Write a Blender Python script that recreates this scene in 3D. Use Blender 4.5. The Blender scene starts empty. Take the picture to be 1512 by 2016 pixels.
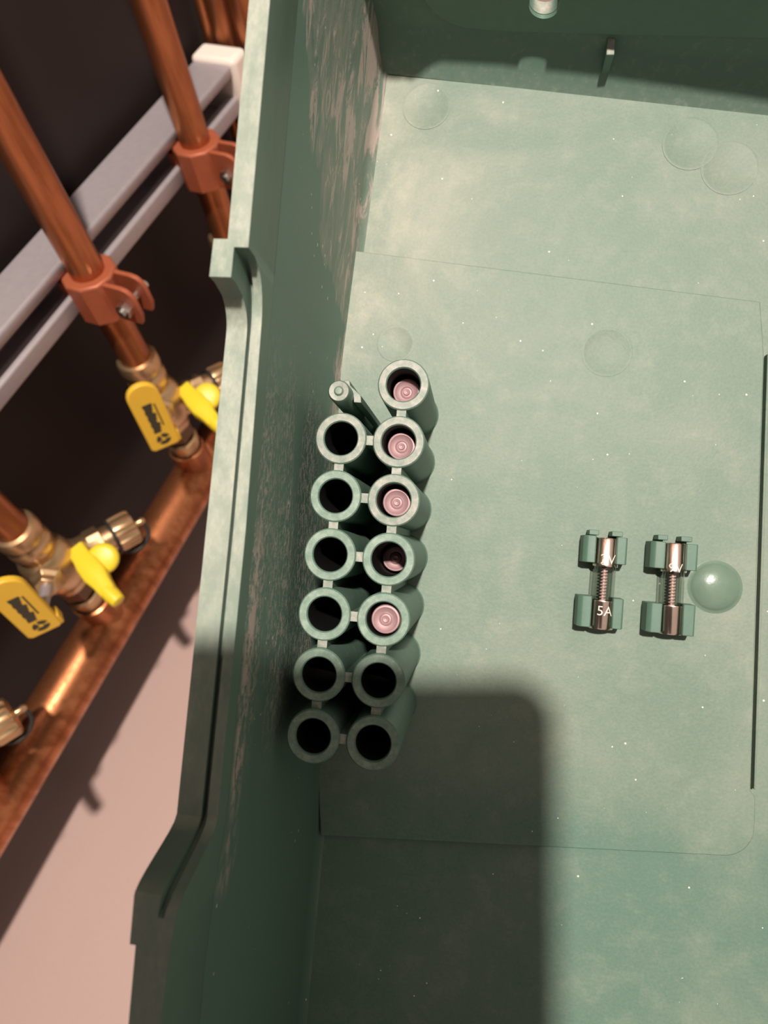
import bpy, bmesh, math, random
from mathutils import Vector, Matrix

S = bpy.context.scene
COL = S.collection
random.seed(7)
MM = 0.001

# ------------------------------------------------------------------ camera
CAM_H = 0.429                                   # height of the lens over the pale floor
# camera axes in the room (columns: right, up, back)
WX = Vector((0.370574, -0.924757, -0.086605))   # image right
WD = Vector((-0.817483, -0.280475, -0.503047))  # image down
WF = Vector((0.440905, 0.257214, -0.859909))    # into the picture
CAM = Vector((0, 0, CAM_H))
cd = bpy.data.cameras.new('camera')
cam = bpy.data.objects.new('camera', cd); COL.objects.link(cam)
cam.matrix_world = Matrix(((WX.x, -WD.x, -WF.x, CAM.x), (WX.y, -WD.y, -WF.y, CAM.y),
                           (WX.z, -WD.z, -WF.z, CAM.z), (0, 0, 0, 1)))
cd.sensor_fit = 'HORIZONTAL'; cd.sensor_width = 36.0; cd.lens = 36.0 * 1400 / 1512
cd.clip_start = 0.005; cd.clip_end = 20
cd.dof.use_dof = True; cd.dof.focus_distance = 0.138; cd.dof.aperture_fstop = 30.0
S.camera = cam

# cover frame: U right, V up, W out of the back plate towards the lens
CU = Vector((0.2525, -0.9675, -0.0150)); CV = Vector((0.8616, 0.2178, 0.4585)); CW = Vector((-0.4403, -0.1287, 0.8886))
C0 = CAM - CW * 0.158
COVER_M = Matrix(((CU.x, CV.x, CW.x, C0.x), (CU.y, CV.y, CW.y, C0.y), (CU.z, CV.z, CW.z, C0.z), (0, 0, 0, 1)))

# ------------------------------------------------------------------ light
w = bpy.data.worlds.new('room_light'); S.world = w; w.use_nodes = True
w.node_tree.nodes['Background'].inputs[0].default_value = (1.0, 0.86, 0.74, 1)
w.node_tree.nodes['Background'].inputs[1].default_value = 0.43
ld = bpy.data.lights.new('ceiling_lamp', 'AREA'); ld.shape = 'DISK'; ld.size = 0.09
ld.energy = 60; ld.color = (1.0, 0.93, 0.83)
lamp = bpy.data.objects.new('ceiling_lamp', ld); COL.objects.link(lamp)
LDIR = (CU * 0.07 + CV * 0.29 + CW).normalized()
lamp.location = C0 + LDIR * 2.0
lamp.rotation_euler = LDIR.to_track_quat('Z', 'Y').to_euler()
S.view_settings.view_transform = 'Standard'; S.view_settings.look = 'None'
S.view_settings.gamma = 1.0; S.view_settings.use_curve_mapping = False
S.view_settings.exposure = 0.0
S.cycles.max_bounces = 8; S.cycles.caustics_reflective = False; S.cycles.caustics_refractive = False

# ------------------------------------------------------------------ materials
def srgb(r, g, b):
    f = lambda c: (c / 255 / 12.92) if c <= 10 else ((c / 255 + 0.055) / 1.055) ** 2.4
    return (f(r), f(g), f(b), 1)

class NT:
    def __init__(self, name):
        self.m = bpy.data.materials.new(name); self.m.use_nodes = True
        self.t = self.m.node_tree; self.b = self.t.nodes['Principled BSDF']
    def n(self, typ, **kw):
        o = self.t.nodes.new(typ)
        for k, v in kw.items(): setattr(o, k, v)
        return o
    def l(self, a, b): self.t.links.new(a, b)
    def setin(self, node, i, v):
        if hasattr(v, 'is_output'): self.l(v, node.inputs[i])
        else: node.inputs[i].default_value = v
    def math(self, op, a, b=0.0, c=0.0):
        o = self.n('ShaderNodeMath', operation=op)
        self.setin(o, 0, a); self.setin(o, 1, b); self.setin(o, 2, c)
        return o.outputs[0]
    def ramp(self, v, a, b, lo=0.0, hi=1.0):
        o = self.n('ShaderNodeMapRange'); o.clamp = True; o.interpolation_type = 'SMOOTHSTEP'
        self.setin(o, 0, v); self.setin(o, 1, a); self.setin(o, 2, b); self.setin(o, 3, lo); self.setin(o, 4, hi)
        return o.outputs[0]
    def mix(self, f, a, b):
        o = self.n('ShaderNodeMix', data_type='RGBA')
        self.setin(o, 0, f); self.setin(o, 6, a); self.setin(o, 7, b)
        return o.outputs[2]
    def coord(self, sc=(1, 1, 1), kind='Object'):
        tc = self.n('ShaderNodeTexCoord'); mp = self.n('ShaderNodeMapping'); mp.inputs['Scale'].default_value = sc
        self.l(tc.outputs[kind], mp.inputs[0]); return mp.outputs[0]
    def noise(self, vec, scale, detail=4, rough=0.55, dist=0.0):
        o = self.n('ShaderNodeTexNoise'); self.l(vec, o.inputs['Vector'])
        o.inputs['Scale'].default_value = scale; o.inputs['Detail'].default_value = detail
        o.inputs['Roughness'].default_value = rough; o.inputs['Distortion'].default_value = dist
        return o.outputs[0]
    def specks(self, vec, scale, size):
        o = self.n('ShaderNodeTexVoronoi'); self.l(vec, o.inputs['Vector']); o.inputs['Scale'].default_value = scale
        keep = self.n('ShaderNodeSeparateColor'); self.l(o.outputs['Color'], keep.inputs[0])
        r = self.math('MULTIPLY', self.math('POWER', keep.outputs[0], 3.0), size)
        return self.math('LESS_THAN', o.outputs['Distance'], r)
    def xyz(self, vec):
        s = self.n('ShaderNodeSeparateXYZ'); self.l(vec, s.inputs[0]); return s.outputs
    def bump(self, h, strength, dist):
        o = self.n('ShaderNodeBump'); o.inputs['Strength'].default_value = strength; o.inputs['Distance'].default_value = dist
        self.l(h, o.inputs['Height']); self.l(o.outputs[0], self.b.inputs['Normal'])
    def set(self, **kw):
        for k, v in kw.items(): self.setin(self.b, k.replace('_', ' '), v)
        return self

def simple(name, col, rough=0.5, metal=0.0, var=0.0, nscale=200, spec=0.5, bump=0.0):
    k = NT(name); k.set(Roughness=rough, Metallic=metal); k.b.inputs['Specular IOR Level'].default_value = spec
    if var or bump:
        n = k.noise(k.coord(), nscale, 5)
        k.set(Base_Color=k.mix(n, tuple(c * (1 - var) for c in col[:3]) + (1,), tuple(min(1, c * (1 + var)) for c in col[:3]) + (1,)))
        if bump: k.bump(n, bump, 0.0003)
    else: k.set(Base_Color=col)
    return k.m

GREEN = (0.118, 0.198, 0.153, 1)
DUST = (0.46, 0.43, 0.35, 1)
PINKDUST = (0.52, 0.40, 0.36, 1)

def mat_panel():
    k = NT('dusty_green_plastic'); v = k.coord(); x, y, z = k.xyz(v)
    n1 = k.noise(v, 26, 6, 0.6, 0.8); n2 = k.noise(v, 160, 4, 0.7); n3 = k.noise(v, 1500, 2, 0.6)
    dx = k.math('MULTIPLY', k.math('ADD', x, 0.021), 1.0); dy = k.math('MULTIPLY', k.math('ADD', y, -0.078), 0.62)
    d = k.math('SQRT', k.math('ADD', k.math('MULTIPLY', dx, dx), k.math('MULTIPLY', dy, dy)))
    heap = k.ramp(d, 0.034, 0.006)
    up = k.ramp(y, -0.062, -0.045)
    f = k.math('ADD', k.math('MULTIPLY', k.ramp(n1, 0.35, 0.75), 0.20), k.math('MULTIPLY', heap, k.math('MULTIPLY', k.ramp(n1, 0.25, 0.7), 0.30)))
    f = k.math('ADD', f, k.math('MULTIPLY', k.ramp(n2, 0.45, 0.8), 0.16))
    f = k.math('ADD', f, k.math('MULTIPLY', up, 0.15))
    f = k.math('ADD', f, k.math('MULTIPLY', k.math('MULTIPLY', k.ramp(x, -0.012, -0.031), k.ramp(y, 0.015, 0.06)), k.ramp(n2, 0.3, 0.7, 0.12, 0.34)))
    f = k.math('MINIMUM', k.math('ADD', f, k.math('MULTIPLY', k.math('ADD', n3, -0.5), 0.25)), 0.9)
    c = k.mix(f, GREEN, DUST)
    c = k.mix(k.specks(v, 400, 0.085), c, (0.80, 0.78, 0.70, 1))
    k.set(Base_Color=c, Roughness=0.55); k.b.inputs['Specular IOR Level'].default_value = 0.45
    k.bump(n3, 0.25, 0.00015); return k.m

def mat_wall():
    k = NT('green_plastic_wall_with_caked_dust'); v = k.coord(); x, y, z = k.xyz(v)
    st = k.coord((1, 0.30, 1))
    n = k.noise(st, 230, 8, 0.72, 1.2); big = k.noise(k.coord((1, 0.55, 1)), 48, 4, 0.6); mid = k.noise(k.coord((1, 0.45, 1)), 95, 4, 0.65, 0.5)
    # height of the caked band over the floor of the cover, along the wall
    top = k.math('ADD', k.ramp(y, 0.046, 0.058, 0.004, 0.034), k.ramp(y, 0.066, 0.10, 0.0, 0.018))
    top = k.math('ADD', top, k.math('MULTIPLY', k.math('ADD', big, -0.5), 0.045))
    top = k.math('ADD', top, k.math('MULTIPLY', k.math('ADD', n, -0.5), 0.020))
    top = k.math('MULTIPLY', top, k.ramp(y, 0.016, 0.030))
    band = k.ramp(k.math('SUBTRACT', top, z), -0.001, 0.003)
    low = k.ramp(z, -0.002, 0.03, 0.05, 0.0)
    far = k.ramp(y, 0.06, 0.10, 0.0, 0.015)
    cake = k.math('MULTIPLY', band, k.ramp(k.math('ADD', k.math('ADD', k.math('MULTIPLY', n, 0.62), k.math('MULTIPLY', mid, 0.38)), k.math('ADD', low, far)), 0.51, 0.61))
    film = k.math('MULTIPLY', band, k.ramp(n, 0.3, 0.7, 0.05, 0.40))
    # speckle band beside the sockets
    zone = k.math('MULTIPLY', k.ramp(y, 0.036, 0.012), k.ramp(y, -0.045, -0.02))
    sp = k.math('MULTIPLY', zone, k.ramp(k.noise(k.coord((1, 0.45, 1)), 1100, 3, 0.85), 0.47, 0.60))
    sp = k.math('MULTIPLY', sp, k.ramp(k.noise(k.coord((1, 0.12, 1)), 120, 2), 0.30, 0.58))
    # crust under the rim
    cr = k.math('MULTIPLY', k.ramp(k.math('ABSOLUTE', k.math('SUBTRACT', z, 0.0505)), 0.0025, 0.0012), k.math('MULTIPLY', k.ramp(y, 0.004, -0.004), k.ramp(y, -0.047, -0.038)))
    cr = k.math('MULTIPLY', cr, k.ramp(k.noise(k.coord((1, 0.4, 1)), 420, 5, 0.75), 0.45, 0.54))
    pd = k.math('SQRT', k.math('ADD', k.math('POWER', k.math('MULTIPLY', k.math('ADD', y, 0.0505), 0.55), 2.0), k.math('POWER', k.math('ADD', z, -0.0500), 2.0)))
    patch = k.math('MULTIPLY', k.ramp(pd, 0.0042, 0.0010), k.ramp(k.noise(k.coord((1, 0.3, 1)), 420, 4, 0.7), 0.42, 0.6))
    cr = k.math('MAXIMUM', cr, k.math('MULTIPLY', patch, 0.7))
    f = k.math('MAXIMUM', k.math('MAXIMUM', k.math('MULTIPLY', cake, 0.85), film), k.math('MAXIMUM', k.math('MULTIPLY', sp, 0.7), k.math('MULTIPLY', cr, 0.9)))
    c = k.mix(f, GREEN, PINKDUST)
    c = k.mix(k.specks(k.coord((1, 0.5, 1)), 560, 0.11), c, (0.75, 0.70, 0.62, 1))
    fine = k.noise(v, 1500, 2)
    k.set(Base_Color=c, Roughness=0.5); k.bump(k.math('ADD', k.math('MULTIPLY', f, 0.8), k.math('MULTIPLY', fine, 0.3)), 0.4, 0.0003)
    return k.m

def mat_tube(name='green_plastic_dusty_ends', dcol=(0.55, 0.47, 0.42, 1)):
    k = NT(name); v = k.coord(); x, y, z = k.xyz(v)
    g = k.n('ShaderNodeNewGeometry'); nz = k.n('ShaderNodeVectorTransform', vector_type='NORMAL', convert_from='WORLD', convert_to='OBJECT')
    k.l(g.outputs['Normal'], nz.inputs[0]); up = k.ramp(k.xyz(nz.outputs[0])[2], 0.6, 0.95)
    n = k.noise(v, 500, 5, 0.7)
    rnd = k.n('ShaderNodeObjectInfo').outputs['Random']
    f = k.math('ADD', k.math('MULTIPLY', up, k.math('MULTIPLY', k.ramp(n, 0.3, 0.7, 0.25, 0.9), 0.75)), k.math('MULTIPLY', k.ramp(n, 0.5, 0.8), 0.18))
    k.set(Base_Color=k.mix(f, GREEN, dcol), Roughness=0.5); k.bump(n, 0.2, 0.0002)
    return k.m

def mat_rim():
    k = NT('scuffed_green_plastic_rim_with_painted_light'); n = k.noise(k.coord((1, 0.5, 1)), 500, 5, 0.7)
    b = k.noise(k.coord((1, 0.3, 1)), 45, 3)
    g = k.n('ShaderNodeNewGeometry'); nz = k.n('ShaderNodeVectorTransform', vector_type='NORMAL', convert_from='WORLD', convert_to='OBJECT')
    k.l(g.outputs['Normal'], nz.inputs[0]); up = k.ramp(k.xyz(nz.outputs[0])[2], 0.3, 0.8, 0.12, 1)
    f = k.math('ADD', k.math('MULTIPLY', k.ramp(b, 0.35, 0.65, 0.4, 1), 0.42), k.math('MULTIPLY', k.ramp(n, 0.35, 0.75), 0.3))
    lit_end = k.ramp(k.xyz(k.coord())[1], -0.03, 0.02, 0.7, 1.25)  # paler towards the lamp-lit upper part: light put into the dust colour
    k.set(Base_Color=k.mix(k.math('MINIMUM', k.math('MULTIPLY', k.math('MULTIPLY', f, up), lit_end), 0.9), GREEN, (0.58, 0.56, 0.47, 1)), Roughness=0.5); k.bump(n, 0.25, 0.0002); return k.m

def mat_floor():
    k = NT('pinkish_beige_floor'); v = k.coord()
    n = k.noise(v, 6, 4); f = k.noise(v, 900, 3, 0.7)
    c = k.mix(n, (0.42, 0.275, 0.25, 1), (0.50, 0.335, 0.30, 1))
    c = k.mix(k.math('MULTIPLY', k.ramp(f, 0.35, 0.75), 0.35), c, (0.38, 0.25, 0.22, 1))
    k.set(Base_Color=c, Roughness=0.45); k.bump(f, 0.15, 0.0003); return k.m

def mat_copper():
    k = NT('copper'); v = k.coord((1, 1, 0.12)); n = k.noise(v, 220, 4, 0.6); b = k.noise(k.coord(), 35, 3)
    c = k.mix(k.ramp(n, 0.35, 0.7), (0.54, 0.20, 0.085, 1), (0.36, 0.118, 0.046, 1))
    c = k.mix(k.ramp(b, 0.5, 0.75, 0, 0.5), c, (0.30, 0.10, 0.045, 1))
    k.set(Base_Color=c, Metallic=0.85, Roughness=k.ramp(n, 0.3, 0.7, 0.28, 0.45)); return k.m

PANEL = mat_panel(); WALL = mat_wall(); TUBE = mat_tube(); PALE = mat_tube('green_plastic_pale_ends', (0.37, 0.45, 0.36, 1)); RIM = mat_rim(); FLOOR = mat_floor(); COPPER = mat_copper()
PLASTIC = simple('green_plastic', (0.102, 0.182, 0.135, 1), 0.45, 0, 0.12, 400, bump=0.1)
DOME = simple('glossy_green_plastic', (0.165, 0.235, 0.18, 1), 0.25, 0, 0.15, 300, bump=0.3)
BLACKWALL = simple('dark_brown_wall', (0.026, 0.016, 0.0155, 1), 0.6, 0, 0.25, 14, spec=0.3)
STEEL = simple('galvanised_steel', (0.42, 0.36, 0.38, 1), 0.45, 0.35, 0.12, 300)
BRIGHT = simple('bright_steel', (0.75, 0.70, 0.64, 1), 0.3, 1.0)
CLAMP = simple('copper_painted_clamp', (0.40, 0.10, 0.045, 1), 0.5, 0.2, 0.15, 200)
WHITE = simple('white_plastic_cap', (0.88, 0.74, 0.66, 1), 0.5)
BRASS = simple('brass', (0.66, 0.43, 0.24, 1), 0.33, 0.9, 0.15, 150)
BRASSDARK = simple('dark_brass', (0.20, 0.12, 0.07, 1), 0.45, 0.8)  # darker brass for the nut below the valve body
YELLOW = simple('yellow_plastic', (0.80, 0.47, 0.04, 1), 0.45, 0, 0.06, 90)
LEMON = simple('lemon_yellow_plastic', (0.83, 0.60, 0.03, 1), 0.4, 0, 0.05, 90)
BLACK = simple('black_rubber', (0.02, 0.016, 0.015, 1), 0.55)
PRINT = simple('black_print', (0.045, 0.035, 0.02, 1), 0.6)
NICKEL = simple('nickel_fuse_cap', (0.92, 0.70, 0.60, 1), 0.20, 1.0, 0.1, 900)
CAPEND = simple('nickel_fuse_cap_end', (0.46, 0.28, 0.29, 1), 0.55, 0.35, 0.12, 900)
COIL = simple('fuse_wire', (0.85, 0.56, 0.54, 1), 0.4, 0.2)
STAMP = simple('worn_bright_stamping', (0.88, 0.76, 0.70, 1), 0.4, 0.1)
BORE = simple('black_bore_painted_shade', (0.007, 0.0065, 0.006, 1), 0.6, 0, 0.4, 900, spec=0.2)  # near-black colour standing in for the shade inside the sockets
PHONE = simple('black_phone_body', (0.05, 0.045, 0.045, 1), 0.5)
GLASSY = simple('lens_glass', (0.01, 0.01, 0.012, 1), 0.1)
def mat_glass():
    k = NT('thin_clear_glass'); t = k.n('ShaderNodeBsdfTransparent'); t.inputs[0].default_value = (0.90, 0.91, 0.89, 1)
    g = k.n('ShaderNodeBsdfGlossy'); g.inputs['Roughness'].default_value = 0.06
    fr = k.n('ShaderNodeLayerWeight'); fr.inputs[0].default_value = 0.25
    m = k.n('ShaderNodeMixShader'); k.l(k.math('ADD', k.math('MULTIPLY', fr.outputs['Facing'], 0.55), 0.04), m.inputs[0]); k.l(t.outputs[0], m.inputs[1]); k.l(g.outputs[0], m.inputs[2])
    k.l(m.outputs[0], k.t.nodes['Material Output'].inputs[0]); return k.m
GLASS = mat_glass()

# ------------------------------------------------------------------ mesh helpers (all in millimetres)
def obj(name, bm, m, parent=None, smooth=35, bevel=0.0, seg=2, doubles=True):
    if doubles: bmesh.ops.remove_doubles(bm, verts=bm.verts, dist=1e-5)
    bmesh.ops.recalc_face_normals(bm, faces=bm.faces)
    for v in bm.verts: v.co *= MM
    me = bpy.data.meshes.new(name); bm.to_mesh(me); bm.free()
    for p in me.polygons: p.use_smooth = True
    me.set_sharp_from_angle(angle=math.radians(smooth))
    me.materials.append(m)
    o = bpy.data.objects.new(name, me); COL.objects.link(o)
    if parent: o.parent = parent
    if bevel:
        b = o.modifiers.new('bevel', 'BEVEL'); b.width = bevel * MM; b.segments = seg; b.limit_method = 'ANGLE'; b.angle_limit = math.radians(40)
        b.harden_normals = False
    return o

def tag(o, label, cat, group=None):
    o['label'] = label; o['category'] = cat
    if group: o['group'] = group
    return o

def thing(name, label, cat, mw=None, group=None):
    e = bpy.data.objects.new(name, None); COL.objects.link(e); e.empty_display_size = 0.01
    if mw is not None: e.matrix_world = mw
    return tag(e, label, cat, group)

def struct(o): o['kind'] = 'structure'; return o

def ring_faces(bm, rings, closed=True, cap0=False, cap1=False):
    for a, b in zip(rings, rings[1:]):
        n = len(a)
        for i in range(n if closed else n - 1):
            j = (i + 1) % n
            try: bm.faces.new((a[i], a[j], b[j], b[i]))
            except ValueError: pass
    if cap0: bm.faces.new(list(reversed(rings[0])))
    if cap1: bm.faces.new(rings[-1])

def lathe(bm, prof, n=32, M=None, cap0=False, cap1=False):
    """prof: list of (r, z); revolve round z"""
    M = M or Matrix(); rings = []
    for r, z in prof:
        if r < 1e-6:
            c = bm.verts.new(M @ Vector((0, 0, z))); rings.append([c] * n)
        else:
            rings.append([bm.verts.new(M @ Vector((r * math.cos(2 * math.pi * i / n), r * math.sin(2 * math.pi * i / n), z))) for i in range(n)])
    for a, b in zip(rings, rings[1:]):
        for i in range(n):
            j = (i + 1) % n; f = []
            for v in (a[i], a[j], b[j], b[i]):
                if v not in f: f.append(v)
            if len(f) > 2: bm.faces.new(f)
    if cap0: bm.faces.new(list(reversed(rings[0])))
    if cap1: bm.faces.new(rings[-1])

def box(bm, x0, x1, y0, y1, z0, z1, M=None):
    M = M or Matrix()
    v = [bm.verts.new(M @ Vector((x, y, z))) for z in (z0, z1) for y in (y0, y1) for x in (x0, x1)]
    for f in ((0, 2, 3, 1), (4, 5, 7, 6), (0, 1, 5, 4), (2, 6, 7, 3), (0, 4, 6, 2), (1, 3, 7, 5)):
        bm.faces.new([v[i] for i in f])

def prism(bm, pts, z0, z1, M=None):
    M = M or Matrix()
    a = [bm.verts.new(M @ Vector((x, y, z0))) for x, y in pts]; b = [bm.verts.new(M @ Vector((x, y, z1))) for x, y in pts]
    ring_faces(bm, [a, b], True, True, True)

def tube(bm, pts, r, n=10, closed=False):
    P = [Vector(p) for p in pts]; rings = []; N = len(P); up = None
    for i, p in enumerate(P):
        t = (P[(i + 1) % N] - P[i - 1]) if closed else (P[min(i + 1, N - 1)] - P[max(i - 1, 0)])
        t.normalize()
        if up is None: up = t.orthogonal().normalized()
        up = (up - t * up.dot(t)).normalized(); s = t.cross(up)
        rings.append([bm.verts.new(p + (up * math.cos(2 * math.pi * k / n) + s * math.sin(2 * math.pi * k / n)) * r) for k in range(n)])
    if closed: ring_faces(bm, rings + [rings[0]])
    else: ring_faces(bm, rings, True, True, True)

def axis_m(origin, zdir, xhint=(1, 0, 0)):
    z = Vector(zdir).normalized(); x = Vector(xhint); x = x - z * x.dot(z)
    if x.length < 1e-4: x = z.orthogonal()
    x.normalize(); y = z.cross(x); o = Vector(origin)
    return Matrix(((x.x, y.x, z.x, o.x), (x.y, y.y, z.y, o.y), (x.z, y.z, z.z, o.z), (0, 0, 0, 1)))

def lerp(tbl, x):
    if x <= tbl[0][0]: return tbl[0][1]
    for (a, p), (b, q) in zip(tbl, tbl[1:]):
        if x <= b: return p + (q - p) * (x - a) / (b - a) if b > a else q
    return tbl[-1][1]

def copy_tree(o, parent=None):
    c = o.copy(); COL.objects.link(c)
    if parent: c.parent = parent
    for ch in list(o.children): copy_tree(ch, c)
    return c

# ------------------------------------------------------------------ setting (room millimetres: x along wall, y into wall, z from lens height)
ROOM = Matrix.Translation(CAM)
def room(o): o.matrix_world = ROOM; return o
WALLY = 262
bm = bmesh.new(); box(bm, -1400, 1600, WALLY, WALLY + 60, -429, 1900)
struct(room(obj('wall_back', bm, BLACKWALL)))
bm = bmesh.new(); box(bm, -1400, 1600, -1500, WALLY + 60, -469, -429)
struct(room(obj('floor', bm, FLOOR)))

# ------------------------------------------------------------------ the green cover
cover = thing('enclosure_cover', 'open green plastic enclosure cover with fuse sockets, dusty inside, filling the picture', 'cover', COVER_M)

def line_v(u): return 104.75 - 0.115 * u        # where the back plate meets the sloping top strip
UB = [(-170, -30.5), (-107, -29.8), (-65, -29.2), (0, -31.2), (38, -32.2), (65, -31.0), (94, -29.4), (125, -28.0)]
UR, VB = 112.0, -150.0

# back plate
bm = bmesh.new()
left = [(lerp(UB, v) - 0.5, v) for v in (VB, -107, -65, -30, 0, 38, 65, 94, 107.9)]
pts = [(UR, VB), (UR, line_v(UR))] + [(60, line_v(60)), (0, line_v(0))] + list(reversed(left))
prism(bm, pts, -3, 0)
obj('back_plate', bm, PANEL, cover)

# raised pad on the back plate
def pad_outline():
    p = [(-31.0, 65.3), (56.7, 56.7), (58.0, 45.7), (59.0, 0), (60.2, -44.8), (61.2, -46.0), (61.4, -51.0)]
    c = (55.2, -52.4)
    for k in range(1, 9):
        a = -math.radians(90 * k / 8); p.append((c[0] + 6.2 * math.cos(a), c[1] + 6.2 * math.sin(a)))
    p += [(-28.0, -65.2)]
    p += [(lerp(UB, v) - 0.3, v) for v in (-50, -20, 0, 20, 38, 55)]
    return p
bm = bmesh.new(); prism(bm, pad_outline(), -0.5, 1.9)
obj('raised_pad', bm, PANEL, cover, bevel=0.25, seg=2)
# thin groove strip along the right edge of the pad: a proud lip beyond a gap
bm = bmesh.new(); prism(bm, [(58.75, 45.7), (59.35, 45.7), (61.3, -44.6), (60.9, -44.6)], -0.5, 1.7)
obj('pad_lip', bm, PANEL, cover, bevel=0.15, seg=2)

# left wall, lofted along its length
def smooth01(t): t = max(0, min(1, t)); return t * t * (3 - 2 * t)
HI, LO, HB = 66.0, 57.5, 69.0
def wall_profile(v):
    # outer edge, inner edge and heights of the outer strip / inner strip
    if v > 39.6: uo, ui = -36.0, -33.0
    elif v > -42: uo, ui = lerp([(-42, -39.3), (33, -38.2), (40, -38.0)], v), lerp([(-42, -33.2), (0, -32.7), (31, -33.0), (40, -33.0)], v)
    elif v > -47.6: uo, ui = lerp([(-47.6, -39.5), (-42, -39.3)], v), lerp([(-60, -34.6), (-42, -33.2)], v)
    elif v > -53.8: uo, ui = -39.5, lerp([(-60, -34.6), (-42, -33.2)], v)
    else: uo, ui = -38.7, lerp([(-60, -34.6), (-42, -33.2)], v)
    if v > 34.3: wo = HI
    elif v > 29: wo = LO + 6.5 * (1 - math.sqrt(max(0, 1 - ((v - 29) / 5.3) ** 2)))
    elif v > -41.5: wo = LO
    elif v > -47.6: wo = LO + (HB - LO) * smooth01((-41.5 - v) / 6.1)
    else: wo = HB
    if v > 38.5: wi = HI
    elif v > 30: wi = LO + 5.5 * (1 - math.sqrt(max(0, 1 - ((v - 30) / 8.5) ** 2)))
    elif v > -41.5: wi = LO
    elif v > -50: wi = LO + (HB - LO) * smooth01((-41.5 - v) / 8.5)
    else: wi = HB
    if v > 38.5: wg = HI
    elif v > -50.0: wg = min(wo, wi) - 1.6 if v > 30 or v < -41.5 else LO - 1.6
    else: wg = HB
    return uo, ui, wo, wi, wg
stations = [128, 100, 73, 55, 39.61, 39.6, 38.51, 38.5, 37.7, 36.9, 36, 35, 34.31, 34.3, 33.6, 33, 32.3, 31.6, 31, 30.3, 29.6, 28.5, 27, 15, 0, -15, -30, -41.5, -42.4, -43.2, -44, -44.8, -45.6, -46.4, -47.2, -47.7, -48.5, -49.2, -50, -50.01, -53.79, -53.8, -65, -90, -120, VB]
bm = bmesh.new(); rings = []; bw = bmesh.new(); wr = []
for v in stations:
    uo, ui, wo, wi, wg = wall_profile(v); wd = ui - uo; ub = lerp(UB, v)
    a, b = uo + wd * 0.60, uo + wd * 0.745
    P = [(uo + 0.8, 46.0), (uo, 47.0), (uo, wo), (a, wo), (a, wg), (b, wg), (b, wi), (ui, wi), (ui - 0.02, 52.5)]
    rings.append([bm.verts.new((p[0], v, p[1])) for p in P])
    Q = [(ui - 1.6, 50.0), (ui, 53.2), (ui + (ub - ui) * 0.5, 30), (ub, 3.0), (ub + 0.5, 1.3), (ub + 1.4, 0.25), (ub + 2.0, -0.2), (ub + 2, -3), (ub - 3.0, -3)]
    wr.append([bw.verts.new((q[0], v, q[1])) for q in Q])
ring_faces(bm, rings, True, True, True); ring_faces(bw, wr, True, True, True)
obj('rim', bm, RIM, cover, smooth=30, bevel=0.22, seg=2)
obj('side_wall', bw, WALL, cover, smooth=40)

# top strip and end wall with the notch
def end_top(u):
    if u < -31: return 47 + (HI - 47) * min(1, (-31 - u) / 2.0)
    if u < -13: return 22 + 25.0 * smooth01((-13 - u) / 8.5)
    d = u - 6.7
    if abs(d) < 3.0: return 13.6 + 3.0 - math.sqrt(3.0 * 3.0 - d * d)
    return lerp([(-13, 22), (0, 20), (20, 20.5), (40, 22), (60, 25), (75, 28), (120, 36)], u)
us = [-34.5, -33, -32, -31, -30, -28.5, -27, -25.5, -24, -22.5, -21, -20, -19, -18, -17, -16, -15, -14, -13, -8, 0, 3.69, 3.71, 3.8, 4.0, 4.5, 5, 5.6, 6.2, 6.7, 7.2, 7.8, 8.4, 8.9, 9.4, 9.6, 9.69, 9.71, 20, 40, 60, 90, UR + 3]
bm = bmesh.new(); rings = []
for u in us:
    v0 = line_v(u); t = end_top(u)
    P = [(v0, 0), (v0 + 2.2, 2.2), (v0 + 6.0, 6.9), (v0 + 6.8, 9.0), (v0 + 6.8 + 0.09 * (t - 9), t), (v0 + 9.4 + 0.09 * (t - 9), t), (v0 + 9.6, -3), (v0, -3)]
    rings.append([bm.verts.new((u, p[0], p[1])) for p in P])
ring_faces(bm, rings, True, True, True)
obj('end_wall', bm, TUBE, cover, smooth=28)
# raised panel on the end wall, with its rounded corner
def ew(u, wv): return (u, line_v(u) + 6.8 + 0.09 * (wv - 9) - 0.9, wv)
bm = bmesh.new()
low = [(-19 + 10.5 * (1 - math.cos(math.radians(a))), 20.5 - 11.3 * math.sin(math.radians(a))) for a in range(0, 91, 9)]
low += [(-4, 9.25), (0, 9.4), *[(q, 9.4 + 0.088 * q) for q in us if 3.6 < q < 9.8], (14, 10.6), (25, 11.6), (52, 14.2), (90, 17.0)]
A = [bm.verts.new(ew(u, x)) for u, x in low]
B = [bm.verts.new(ew(u, max(x + 0.05, end_top(u) - (0.12 if 3.6 < u < 9.8 else 0.4)))) for u, x in low]
ring_faces(bm, [A, B], False)
ext = bmesh.ops.extrude_face_region(bm, geom=list(bm.faces))
for g in ext['geom']:
    if isinstance(g, bmesh.types.BMVert): g.co.y += 1.4
obj('end_wall_panel', bm, PLASTIC, cover, smooth=30)
# small peg in front of the end wall
bm = bmesh.new(); v0 = line_v(21.4)
prism(bm, [(20.6, v0 + 3.2), (22.3, v0 + 3.2), (22.3, v0 + 7.4), (20.6, v0 + 7.4)], 2, 9.2)
obj('peg', bm, TUBE, cover, bevel=0.2)

# right and bottom walls, outside the picture
bm = bmesh.new(); box(bm, UR, UR + 3, VB, line_v(UR) + 8, -3, HI); obj('far_wall', bm, PLASTIC, cover)
bm = bmesh.new(); box(bm, -39, UR + 3, VB - 3, VB, -3, HI); obj('bottom_wall', bm, PLASTIC, cover)

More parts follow.
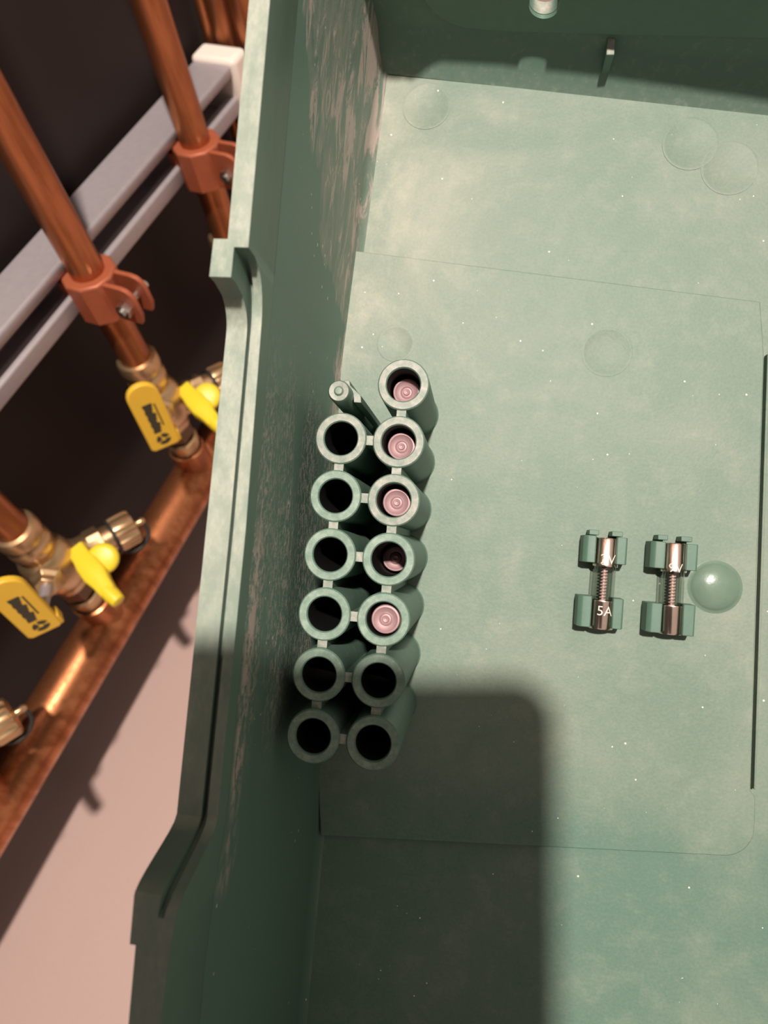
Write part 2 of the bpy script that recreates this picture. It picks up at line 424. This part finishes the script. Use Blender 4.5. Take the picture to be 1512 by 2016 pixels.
# ------------------------------------------------------------------ sockets
P, U0, V0 = 10.5, -24.68, 18.0
def sock_h(i): return 32.38 + 0.661 * i
def socket(u, v, h, m):
    bm = bmesh.new(); n = 40
    lathe(bm, [(5.3, -0.2), (5.3, 1.5), (4.75, 2.3), (4.68, h - 0.25), (4.45, h), (3.25, h), (3.05, h - 0.25), (3.05, 2.0), (0, 2.0)], n)
    o = obj('socket', bm, m, cover, smooth=30); o.location = (u * MM, v * MM, 0)
    bm = bmesh.new(); lathe(bm, [(3.02, h - 0.7), (2.98, h - 0.8), (2.95, 2.1), (0, 2.1)], n)  # added sleeve, paints the bore as dark as deep shade
    obj('bore_shade', bm, BORE, o, smooth=30); return o
cells = [(0, i) for i in range(6)] + [(1, i) for i in range(-1, 6)]
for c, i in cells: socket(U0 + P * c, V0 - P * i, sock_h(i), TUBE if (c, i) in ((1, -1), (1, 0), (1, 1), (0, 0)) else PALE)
for c, i in cells:
    u, v, h = U0 + P * c, V0 - P * i, sock_h(i) - 0.35
    if (c, i + 1) in cells:
        bm = bmesh.new(); box(bm, u - 0.85, u + 0.85, v - P + 4.5, v - 4.5, 0, h); obj('web', bm, TUBE, cover)
    if c == 0 and (1, i) in cells:
        bm = bmesh.new(); box(bm, u + 4.5, u + P - 4.5, v - 0.85, v + 0.85, 0, h - 0.2); obj('web', bm, TUBE, cover)
# web that joins the top left socket to the pin
# keying pin beside the sockets
bm = bmesh.new()
lathe(bm, [(2.6, 0.5), (2.15, 3), (2.0, 34.6), (1.75, 35.1), (0.9, 35.0), (0.6, 35.35), (0, 35.4)], 24, Matrix.Translation((-25.2, 26.0, 0)))
obj('pin', bm, TUBE, cover, smooth=40)
bm = bmesh.new()
prism(bm, [(-25.2, 28.9), (-24.2, 28.9), (-24.0, 28.0), (-21.9, 26.3), (-21.7, 24.9), (-23.1, 24.9), (-23.2, 25.9), (-25.2, 27.6)], 0.5, 31.0)
prism(bm, [(-24.7, 25.6), (-23.0, 25.6), (-23.0, 26.4), (-24.7, 26.4)], 0.5, 29.5)
obj('pin_rib', bm, TUBE, cover, bevel=0.12)

# ------------------------------------------------------------------ fuse clips on the pad
def jaw(u0, u1, vt, vb, side, h=7.0):
    """one upright jaw: foot on the pad, leaning grip over the fuse"""
    bm = bmesh.new()
    if side < 0: prof = [(u0 - 0.95, 0.6), (u0 - 0.8, 2.5), (u0 - 0.75, h - 0.9), (u0 - 0.1, h - 0.1), (u0 + 0.2, h), (u1 - 0.15, h), (u1 + 0.05, h - 0.6), (u1 - 0.55, 4.6), (u1 - 0.4, 2.6), (u1 + 0.6, 0.6)]
    else: prof = [(u0 - 0.6, 0.6), (u0 + 0.4, 2.6), (u0 + 0.55, 4.6), (u0 - 0.05, h - 0.6), (u0 + 0.15, h), (u1 - 0.3, h), (u1, h - 0.3), (u1 + 0.25, 2.5), (u1 + 0.4, 0.6)]
    a = [bm.verts.new((p[0], vt, p[1])) for p in prof]; b = [bm.verts.new((p[0], vb, p[1])) for p in prof]
    ring_faces(bm, [a, b], True, True, True)
    return obj('clip_jaw', bm, PLASTIC, cover, bevel=0.15)
for ju in ((23.8, 25.6, 4.7, -0.9, -1), (29.6, 31.8, 4.7, -0.9, 1), (23.5, 25.5, -7.8, -14.2, -1), (29.55, 31.8, -7.9, -14.1, 1),
           (37.3, 39.4, 4.5, -1.0, -1), (43.3, 45.7, 4.4, -1.0, 1), (37.3, 39.45, -8.1, -14.1, -1), (43.4, 45.9, -7.9, -14.2, 1)):
    jaw(*ju)
for u0, u1 in ((24.6, 31.2), (38.4, 45.0)):
    for v0, v1 in ((-0.9, 4.9), (-14.1, -7.9)):
        bm = bmesh.new(); box(bm, u0, u1, v0, v1, 0.6, 1.6); obj('clip_saddle', bm, PLASTIC, cover, bevel=0.1)
    # end stops behind the upper caps
    for a, b in ((u0 - 0.4, u0 + 1.6), (u1 - 2.4, u1 - 0.2)):
        bm = bmesh.new(); box(bm, a, b, 4.85, 5.9, 0.6, 5.6); obj('end_stop', bm, PLASTIC, cover, bevel=0.12)

# dome and ejector marks
bm = bmesh.new(); lathe(bm, [(5.9, 1.7), (5.5, 1.92), (5.0, 1.95), (4.8, 2.2), (4.2, 2.6), (3.3, 3.0), (2.2, 3.3), (1.1, 3.45), (0, 3.5)], 40, Matrix.Translation((50.9, -4.0, 0)))
obj('dome', bm, DOME, cover, smooth=60)
for u, v, r, z in ((-17.4, 100.2, 5.5, 0.12), (41.0, 91.8, 5.9, 0.12), (49.5, 86.5, 6.0, 0.1), (-20.0, 44.4, 4.2, 1.97), (26.0, 44.5, 5.4, 1.96)):
    bm = bmesh.new(); lathe(bm, [(r, z - 0.5), (r, z - 0.02), (r - 0.15, z), (r - 0.6, z), (r - 0.75, z - 0.05), (0, z - 0.05)], 48, Matrix.Translation((u, v, 0)))
    obj('ejector_mark', bm, PANEL, cover, smooth=30)

# ------------------------------------------------------------------ fuses
def text_bm(txt, size, font_shear=0.0):
    cu = bpy.data.curves.new('lettering', 'FONT'); cu.body = txt; cu.size = size; cu.extrude = 0.0; cu.align_x = 'CENTER'; cu.align_y = 'CENTER'; cu.resolution_u = 3
    cu.offset = -0.004 * size
    t = bpy.data.objects.new('lettering', cu); COL.objects.link(t)
    dg = bpy.context.evaluated_depsgraph_get(); me = bpy.data.meshes.new_from_object(t.evaluated_get(dg))
    bm = bmesh.new(); bm.from_mesh(me)
    bpy.data.objects.remove(t); bpy.data.curves.remove(cu); bpy.data.meshes.remove(me)
    return bm
def fuse_cap_profile(): # closed end at z=0, opening towards +z
    return [(0, 0.38), (0.25, 0.2), (0.5, 0.16), (0.62, 0.44), (0.9, 0.50), (1.05, 0.34), (1.25, 0.46), (1.9, 0.26), (2.15, 0.0), (2.45, 0.05), (2.6, 0.3), (2.6, 5.6), (2.63, 5.75), (2.58, 5.95), (2.36, 5.95), (2.36, 1)]
def make_fuse(label, L, group, stamp=(None, None), detail=True, spin=0.0):
    """axis z, 0..L"""
    t = thing('glass_fuse', label, 'fuse', None, group)
    for k in (0, 1):
        bm = bmesh.new(); Mx = Matrix() if k == 0 else Matrix.Translation((0, 0, L)) @ Matrix.Rotation(math.pi, 4, 'X')
        lathe(bm, fuse_cap_profile(), 36, Mx); c = obj('end_cap', bm, NICKEL if detail else CAPEND, t, smooth=40)
        if stamp[k]:
            for txt, size, a0, z0 in stamp[k]:
                bt = text_bm(txt, size)
                for vv in bt.verts:
                    x, z = vv.co.x, vv.co.y; ang = a0 + x / 2.6
                    vv.co = Vector((2.66 * math.sin(ang), -2.66 * math.cos(ang), z0 + z))
                obj('stamped_lettering', bt, STAMP, c, doubles=False)
    bm = bmesh.new(); lathe(bm, [(2.3, 1.2), (2.3, L - 1.2), (1.75, L - 1.2), (1.75, 1.2), (2.3, 1.2)], 36); obj('glass_tube', bm, GLASS, t, smooth=60)
    if detail:
        bm = bmesh.new(); z0, z1, turns = 4.5, L - 4.5, 15
        tube(bm, [(0.52 * math.cos(2 * math.pi * turns * s / 240), 0.52 * math.sin(2 * math.pi * turns * s / 240), z0 + (z1 - z0) * s / 240) for s in range(241)], 0.2, 6)
        tube(bm, [(0, 0, z0), (0, 0, z1)], 0.3, 8)
        obj('filament', bm, COIL, t, smooth=60)
    return t
def in_cover(t, M): t.matrix_world = COVER_M @ M
# two lying in the clips: axis along V, top end up; z axis of the fuse points down the picture
def lay(u, vtop, du, wv):
    z = Vector((du, -1, 0)).normalized(); y = Vector((0, 0, -1)); x = y.cross(z)
    o = Vector((u, vtop, wv)) * MM
    return Matrix(((x.x, y.x, z.x, o.x), (x.y, y.y, z.y, o.y), (x.z, y.z, z.z, o.z), (0, 0, 0, 1)))
# lettering runs across the cap; z grows downwards so letters are turned over by a negative size handled in the mapping
def up(txt, size, a0, z0): return (txt, size, a0, z0)
f1 = make_fuse('glass fuse with coiled wire in the left pair of green clips', 18.9, None, ([up('2V', 2.9, 0.05, 3.9), up('5', 1.6, -0.3, 5.3)], [up('5A', 2.8, 0.1, 15.4)]))
f2 = make_fuse('glass fuse with coiled wire in the right pair of green clips, beside the dome', 18.7, None, ([up('9V', 2.6, -0.05, 4.6)], None))
for f in (f1, f2):
    for o in f.children_recursive:
        if o.name.startswith('stamped_lettering'):
            me = o.data
            zc = sum(vv.co.z for vv in me.vertices) / len(me.vertices)
            for vv in me.vertices: vv.co.z = 2 * zc - vv.co.z; vv.co.x = -vv.co.x
in_cover(f1, lay(28.0, 4.4, -0.012, 4.6)); in_cover(f2, lay(41.55, 4.4, 0.010, 4.6))
# five standing in the sockets
names = {-1: 'spare fuse in the topmost right-hand socket, which stands alone above the left column',
         0: 'spare fuse in the second right-hand socket from the top, beside the topmost left socket',
         1: 'spare fuse in the third right-hand socket from the top',
         2: 'spare fuse sunk deep and leaning in the fourth right-hand socket, dark inside',
         3: 'spare fuse in the fifth right-hand socket, lowest of the pink fuse ends'}
proto = None
for i, (depth, du, dv, tilt) in {-1: (5.0, 0.15, -0.25, 2), 0: (3.6, 0.2, -0.3, 2), 1: (3.2, 0.25, -0.2, 1), 2: (13.0, -0.1, 0.0, -3), 3: (1.6, 0.22, -0.1, 1)}.items():
    if proto is None: f = proto = make_fuse(names[i], 20.0, 'spare fuses in the sockets', detail=False)
    else: f = copy_tree(proto); f['label'] = names[i]
    M = Matrix.Translation(Vector((U0 + P + du, V0 - P * i + dv, sock_h(i) - depth)) * MM) @ Matrix.Rotation(math.radians(180 - tilt), 4, 'Y') @ Matrix.Rotation(i * 1.3, 4, 'Z')
    in_cover(f, M)

# ------------------------------------------------------------------ plumbing on the dark wall (room millimetres)
PY = 225.0
RX = [-30.5, 70.0, 171.8, 266.5]
pipe_lab = ['vertical copper riser at the far left edge above the lowest valve', 'vertical copper riser entering the left edge above the lower yellow-handled valve',
            'vertical copper riser on the left, clamped to the rail, above the upper yellow-handled valve', 'vertical copper riser nearest the green cover, clamped to the rail']
for k, x in enumerate(RX):
    bm = bmesh.new(); lathe(bm, [(7.5, -256), (7.5, 900)], 32, Matrix.Translation((x, PY, 0)), True, True)
    o = room(obj('copper_riser', bm, COPPER)); tag(o, pipe_lab[k], 'pipe', 'copper risers')
# manifold
mani = thing('copper_manifold', 'thick copper manifold pipe running diagonally along the foot of the wall', 'pipe', ROOM)
bm = bmesh.new(); d = Vector((1, 0.004, 0.002))
lathe(bm, [(14, -260), (14, 640)], 40, axis_m((0, 224, -354), d), True, True); obj('pipe', bm, COPPER, mani)
for x in RX:
    bm = bmesh.new(); lathe(bm, [(12.5, -347), (11.2, -343), (10.4, -340), (10.4, -329), (9.2, -328.5), (9.2, -330)], 32, Matrix.Translation((x, PY, 0)))
    obj('branch_stub', bm, COPPER, mani, smooth=50)

def build_valve(label):
    t = thing('ball_valve', label, 'valve', None, 'brass ball valves on the manifold')
    bm = bmesh.new()
    lathe(bm, [(7.6, -252), (9.6, -252.5), (10.3, -254), (10.3, -259), (9.0, -260), (8.6, -262), (9.8, -264), (10.2, -266), (10.0, -270), (8.8, -271.5), (8.8, -274), (11.0, -276), (12.3, -280), (13.0, -288),
               (12.4, -296), (10.6, -300), (9.2, -302), (9.2, -306)], 32)
    obj('body', bm, BRASS, t, smooth=40)
    bm = bmesh.new(); lathe(bm, [(9.0, -305), (9.0, -316), (8.0, -317), (8.0, -324)], 6); obj('hex_nut', bm, BRASSDARK, t, smooth=20, bevel=0.4)
    bm = bmesh.new(); lathe(bm, [(8.2, -318), (9.4, -319), (9.4, -323), (8.4, -324), (8.4, -331)], 32); obj('collar', bm, BRASS, t, smooth=40)
    # stem and lever
    bm = bmesh.new(); A = Vector((0, 0, -288)); B = Vector((-28.2, -25.5, -269))
    lathe(bm, [(8.0, 4), (8.0, 15), (6.0, 17), (5.2, 20)], 6, axis_m(A, B - A), False, True)
    obj('stem_boss', bm, BRASS, t, smooth=20, bevel=0.4)
    bm = bmesh.new(); lathe(bm, [(2.6, 14), (2.6, (B - A).length + 0.5)], 16, axis_m(A, B - A), True, True)
    obj('stem', bm, STEEL, t)
    # lever: flat yellow bar, rounded at the top
    C = Vector((-28.4, -26.3, -254.6)); ex = Vector((11.5, -9.4, -0.9)).normalized(); ez = Vector((7.4, -1.1, 41)).normalized()  # across, along (towards the round end)
    ez = (Vector((-32.1, -21, -234.1)) + Vector((-20.6, -30.4, -235)) - Vector((-24.7, -31.5, -275.1)) - Vector((-36.2, -22.2, -274.2))).normalized()
    ex = (ex - ez * ex.dot(ez)).normalized(); ey = ez.cross(ex)            # ey: away from the wall or towards it
    M = Matrix(((ex.x, ez.x, -ey.x, C.x), (ex.y, ez.y, -ey.y, C.y), (ex.z, ez.z, -ey.z, C.z), (0, 0, 0, 1)))
    if (-ey).dot(-C) < 0: pass
    hw, hl = 7.4, 20.3
    out = [(-hw + 1.5, -hl), (hw - 1.5, -hl), (hw, -hl + 1.5)] + [(hw, hl - hw)] + [(hw * math.cos(a), hl - hw + hw * math.sin(a)) for a in [math.radians(15 * q) for q in range(1, 12)]] + [(-hw, hl - hw), (-hw, -hl + 1.5)]
    bm = bmesh.new(); prism(bm, out, -1.6, 1.6, M); lev = obj('lever_handle', bm, YELLOW, t, smooth=30, bevel=0.7, seg=3)
    side = 1 if (M.to_3x3() @ Vector((0, 0, 1))).dot(-C) < 0 else -1
    side = 1 if (M.to_3x3() @ Vector((0, 0, 1))).dot(Vector((-1, -1, 1))) > 0 else -1
    z0, z1 = (1.5, 1.75) if side > 0 else (-1.75, -1.5)
    bm = bmesh.new(); sx = side
    for q in range(9):                       # dark moulded word, worn past reading
        y = 9 - q * 2.05; prism(bm, [(-2.6 + 0.3 * (q % 2), y - 1.9), (2.0 - 0.5 * (q % 3), y - 1.9), (2.0 - 0.5 * (q % 3), y), (-2.6 + 0.3 * (q % 2), y)], z0, z1, M)
    prism(bm, [(2.7, -6), (3.4, -6), (3.4, 8), (2.7, 8)], z0, z1, M)
    obj('moulded_marking', bm, PRINT, lev)
    bm = bmesh.new(); oc = (0.3, -14.2)
    for a0, a1 in ((20, 100), (120, 200), (220, 350)):
        ps = [(oc[0] + 3.4 * math.cos(math.radians(a)), oc[1] + 3.4 * math.sin(math.radians(a))) for a in range(a0, a1 + 1, 10)]
        ps += [(oc[0] + 1.1 * math.cos(math.radians(a)), oc[1] + 1.1 * math.sin(math.radians(a))) for a in range(a1, a0 - 1, -10)]
        prism(bm, ps, z0, z1, M)
    obj('round_emblem', bm, PRINT, lev)
    bm = bmesh.new(); prism(bm, [(hw - 2.6, -hl - 0.2), (hw + 0.8, -hl + 0.5), (hw + 0.8, -hl + 7), (hw - 1.0, -hl + 7)], -4.5 if side > 0 else -1.0, 1.0 if side > 0 else 4.5, M)
    obj('lever_hook', bm, YELLOW, lev, bevel=0.6)
    # drain branch
    D0 = Vector((0, 0, -292)); D1 = Vector((31, -17, -298)); dd = (D1 - D0); LN = dd.length
    br = axis_m(D0, dd, (0, 0, 1))
    bm = bmesh.new(); lathe(bm, [(9.0, 5), (9.4, 11), (8.4, 13), (8.2, 22), (7.0, 23), (7.0, 30)], 28, br); obj('drain_branch', bm, BRASS, t, smooth=40)
    bm = bmesh.new(); lathe(bm, [(7.0, 17.5), (9.3, 17.5), (9.3, 24.5), (7.0, 24.5)], 6, br); obj('hex_nut', bm, BRASS, t, smooth=20, bevel=0.5)
    bm = bmesh.new(); n = 40; rings = []
    for r, z, kn in ((6.5, LN - 5.5, 0), (8.0, LN - 5.5, 1), (8.3, LN - 4.5, 1), (8.3, LN + 3.5, 1), (7.6, LN + 4.8, 1), (5, LN + 5.2, 0), (2.6, LN + 5.2, 0), (1.6, LN + 6.2, 0), (1.6, LN + 8, 0), (2.0, LN + 9, 0), (1.5, LN + 10.4, 0), (0.3, LN + 10.9, 0)):
        rings.append([bm.verts.new(br @ Vector(((r + (0.9 if kn and q % 4 < 2 else 0)) * math.cos(2 * math.pi * q / n), (r + (0.9 if kn and q % 4 < 2 else 0)) * math.sin(2 * math.pi * q / n), z))) for q in range(n)])
    ring_faces(bm, rings, True, True, True); cap = obj('drain_cap', bm, BRASS, t, smooth=35)
    bm = bmesh.new(); bi = br.inverted()
    pts = []
    for q in range(33):
        a = 2 * math.pi * q / 32; pts.append(br @ Vector((8.2 * math.cos(a), 8.2 * math.sin(a), LN - 6.3)))
    tube(bm, pts[:-1], 0.9, 8, True)
    T0 = br @ Vector((0, 0, LN + 7.2)); T3 = br @ Vector((-7.5, 3.5, LN - 6.2)); dn = Vector((2, -11, -9))
    T1 = T0 + Vector((6, -6, -5)); T2 = T3 + dn
    bez = []
    for q in range(25):
        s = q / 24; bez.append(T0 * (1 - s) ** 3 + T1 * 3 * s * (1 - s) ** 2 + T2 * 3 * s * s * (1 - s) + T3 * s ** 3)
    tube(bm, bez, 1.0, 8); obj('cap_strap', bm, BLACK, t, smooth=60)
    # yellow wing handle over the branch
    bm = bmesh.new(); H0, H1 = Vector((9.5, -10.0, -284)), Vector((-3.5, -36, -287))
    M = axis_m(H0, H1 - H0, (0.9, -0.3, 0.1)); LH = (H1 - H0).length
    secs = [(0, 4.4, 3.0), (7, 4.4, 3.2), (11, 5.2, 3.6), (18, 5.4, 3.6), (23, 4.2, 3.2), (LH, 3.6, 3.0)]
    rings = []
    for z, a, b in secs:
        rings.append([bm.verts.new(M @ Vector((sx_ * a * (0.8 if c else 1), sy_ * b * (1 if c else 0.75), z))) for sx_, sy_, c in ((1, -1, 0), (1, 1, 0), (1, 1, 1), (-1, 1, 1), (-1, 1, 0), (-1, -1, 0), (-1, -1, 1), (1, -1, 1))])
    ring_faces(bm, rings, True, True, True); wing = obj('wing_handle', bm, LEMON, t, smooth=50)
    bm = bmesh.new(); lathe(bm, [(0, 2.6), (5.2, 2.5), (6.9, 1.8), (7.4, 0), (6.8, -2.0), (0, -2.4)], 28, axis_m((10.5, -23.5, -286.5), (-0.35, -0.35, 0.9)))
    obj('wing_lobe', bm, LEMON, wing, smooth=60)
    bm = bmesh.new(); lathe(bm, [(3.6, -2), (3.9, 2), (3.3, 6), (2.6, 6.4), (0, 6.4)], 20, axis_m(H1, (H1 - H0) + Vector((3, -3, -3)))); obj('wing_tip', bm, LEMON, wing, smooth=45)
    bm = bmesh.new(); lathe(bm, [(3.4, 0), (3.4, 16)], 16, axis_m((9, -8, -300), (-0.1, -0.5, 1)), True, True); obj('wing_stem', bm, BRASS, t)
    return t
valve_lab = ['brass drain fitting of the valve cut off by the left edge, lowest in the picture', 'brass ball valve with yellow lever low on the left edge, nearest the pale floor',
             'brass ball valve with yellow lever partly behind the green cover', 'brass ball valve almost wholly hidden behind the green rim']
v0 = build_valve(valve_lab[0])
for k, x in enumerate(RX):
    t = v0 if k == 0 else copy_tree(v0)
    t['label'] = valve_lab[k]; t.matrix_world = ROOM @ Matrix.Translation((x * MM, PY * MM, 0))

# strut rail with its open slot to the room
rail = thing('strut_rail', 'grey galvanised slotted rail carrying the copper risers, white capped end', 'rail', ROOM)
bm = bmesh.new()
prof = [(255, -194), (255, -218), (233, -218), (233, -209.6), (238, -209.6), (238, -211.5), (235, -211.5), (235, -216), (253, -216), (253, -196), (235, -196), (235, -195.4), (238, -195.4), (238, -196.9), (233, -196.9), (233, -194.6), (236, -193.2), (238, -192.9), (242, -193.4)]
prof = [(255, -193.2), (255, -218), (234, -218), (233, -217), (233, -210), (234, -209.3), (239, -209.3), (239, -211.3), (235, -211.3), (235, -216), (253, -216), (253, -195.2), (235.4, -195.2), (235.4, -197.4), (239, -197.4), (239, -199.0), (233.8, -199.0), (233, -198), (233, -194.2), (234, -193.2)]
a = [bm.verts.new((-200, y, z)) for y, z in prof]; b = [bm.verts.new((322, y, z)) for y, z in prof]
ring_faces(bm, [a, b], True, True, True); obj('channel', bm, STEEL, rail, smooth=50, bevel=0.5)
bm = bmesh.new()
box(bm, 321, 336, 230.5, 257, -220.5, -190.8); obj('end_cap', bm, WHITE, rail, bevel=3.0, seg=4)

# clamps
def build_clamp():
    t = thing('pipe_clamp', '', 'clamp', None, 'clamps on the rail')
    bm = bmesh.new(); n = 10
    lathe(bm, [(7.6, -199), (11.6, -199), (12.2, -200), (12.2, -219), (11.4, -220), (7.6, -220)], n, Matrix.Rotation(0.3, 4, 'Z')); obj('collar', bm, CLAMP, t, smooth=20, bevel=0.5)
    for s in (-1, 1):
        bm = bmesh.new(); out = [(-9, -200), (-19, -200)] + [(-19 - 5.5 * math.sin(math.radians(a)), -205.5 + 5.5 * math.cos(math.radians(a))) for a in (30, 60, 90)] + [(-24.5, -214), (-22.5, -219), (-9, -219)]
        M = Matrix(((0, 0, 1, s * 4.2 - 1.1), (1, 0, 0, 0), (0, 1, 0, 0), (0, 0, 0, 1)))
        prism(bm, out, 0, 2.2, M); obj('ear', bm, CLAMP, t, bevel=0.4)
    bm = bmesh.new(); lathe(bm, [(1.7, -10), (1.7, 10)], 14, axis_m((0, -18.5, -210), (1, 0, 0)), True, True)
    lathe(bm, [(3.6, -8.8), (3.6, -5.4)], 6, axis_m((0, -18.5, -210), (1, 0, 0)), True, True); obj('bolt', bm, BRIGHT, t, smooth=25)
    bm = bmesh.new(); box(bm, -7, 7, 6, 14, -216, -203); obj('rail_lug', bm, CLAMP, t, bevel=0.5)
    return t
c0 = build_clamp()
for k, (x, lab) in enumerate(((RX[2], 'copper coloured pipe clamp holding the left riser to the rail'), (RX[3], 'copper coloured pipe clamp beside the green rim'), )):
    t = c0 if k == 0 else copy_tree(c0); t['label'] = lab; t.matrix_world = ROOM @ Matrix.Translation((x * MM, PY * MM, 0))

# pipes beyond the end of the rail
for (x, y, r, lab) in ((343, 256.5, 3.4, 'thin dull copper pipe leftmost behind the white rail cap'), (345, 247.5, 7.0, 'bright copper pipe rising behind the white rail cap'), (345, 232.0, 7.0, 'copper pipe behind the rail cap, touching the green rim in view')):
    bm = bmesh.new(); lathe(bm, [(r, -380), (r, 700)], 28, Matrix.Translation((x, y, 0)), True, True)
    tag(room(obj('far_copper_pipe', bm, COPPER)), lab, 'pipe', 'copper pipes past the rail end')

# ------------------------------------------------------------------ the phone that takes the picture (its shadow lies on the cover)
PM = Matrix(((WX.x, -WD.x, -WF.x, CAM.x), (WX.y, -WD.y, -WF.y, CAM.y), (WX.z, -WD.z, -WF.z, CAM.z), (0, 0, 0, 1)))
ph = thing('smartphone', 'black smartphone held over the cover, taking the photograph', 'phone', PM)
bm = bmesh.new(); x1, x0, y1, y0, r = 30.5, -46.0, 19.5, -140.0, 9.0
out = []
for cx, cy, a0 in ((x1 - r, y1 - r, 0), (x0 + r, y1 - r, 90), (x0 + r, y0 + r, 180), (x1 - r, y0 + r, 270)):
    out += [(cx + r * math.cos(math.radians(a0 + a)), cy + r * math.sin(math.radians(a0 + a))) for a in range(0, 91, 10)]
prism(bm, out, 2.0, 9.5); obj('body', bm, PHONE, ph, bevel=1.0, seg=3)
for y in (0, -18, -36):
    bm = bmesh.new(); lathe(bm, [(5.5, 2.2), (5.5, 0.9), (4.8, 0.7), (0, 0.7)], 28, Matrix.Translation((0, y, 0))); obj('lens_ring', bm, GLASSY, ph)
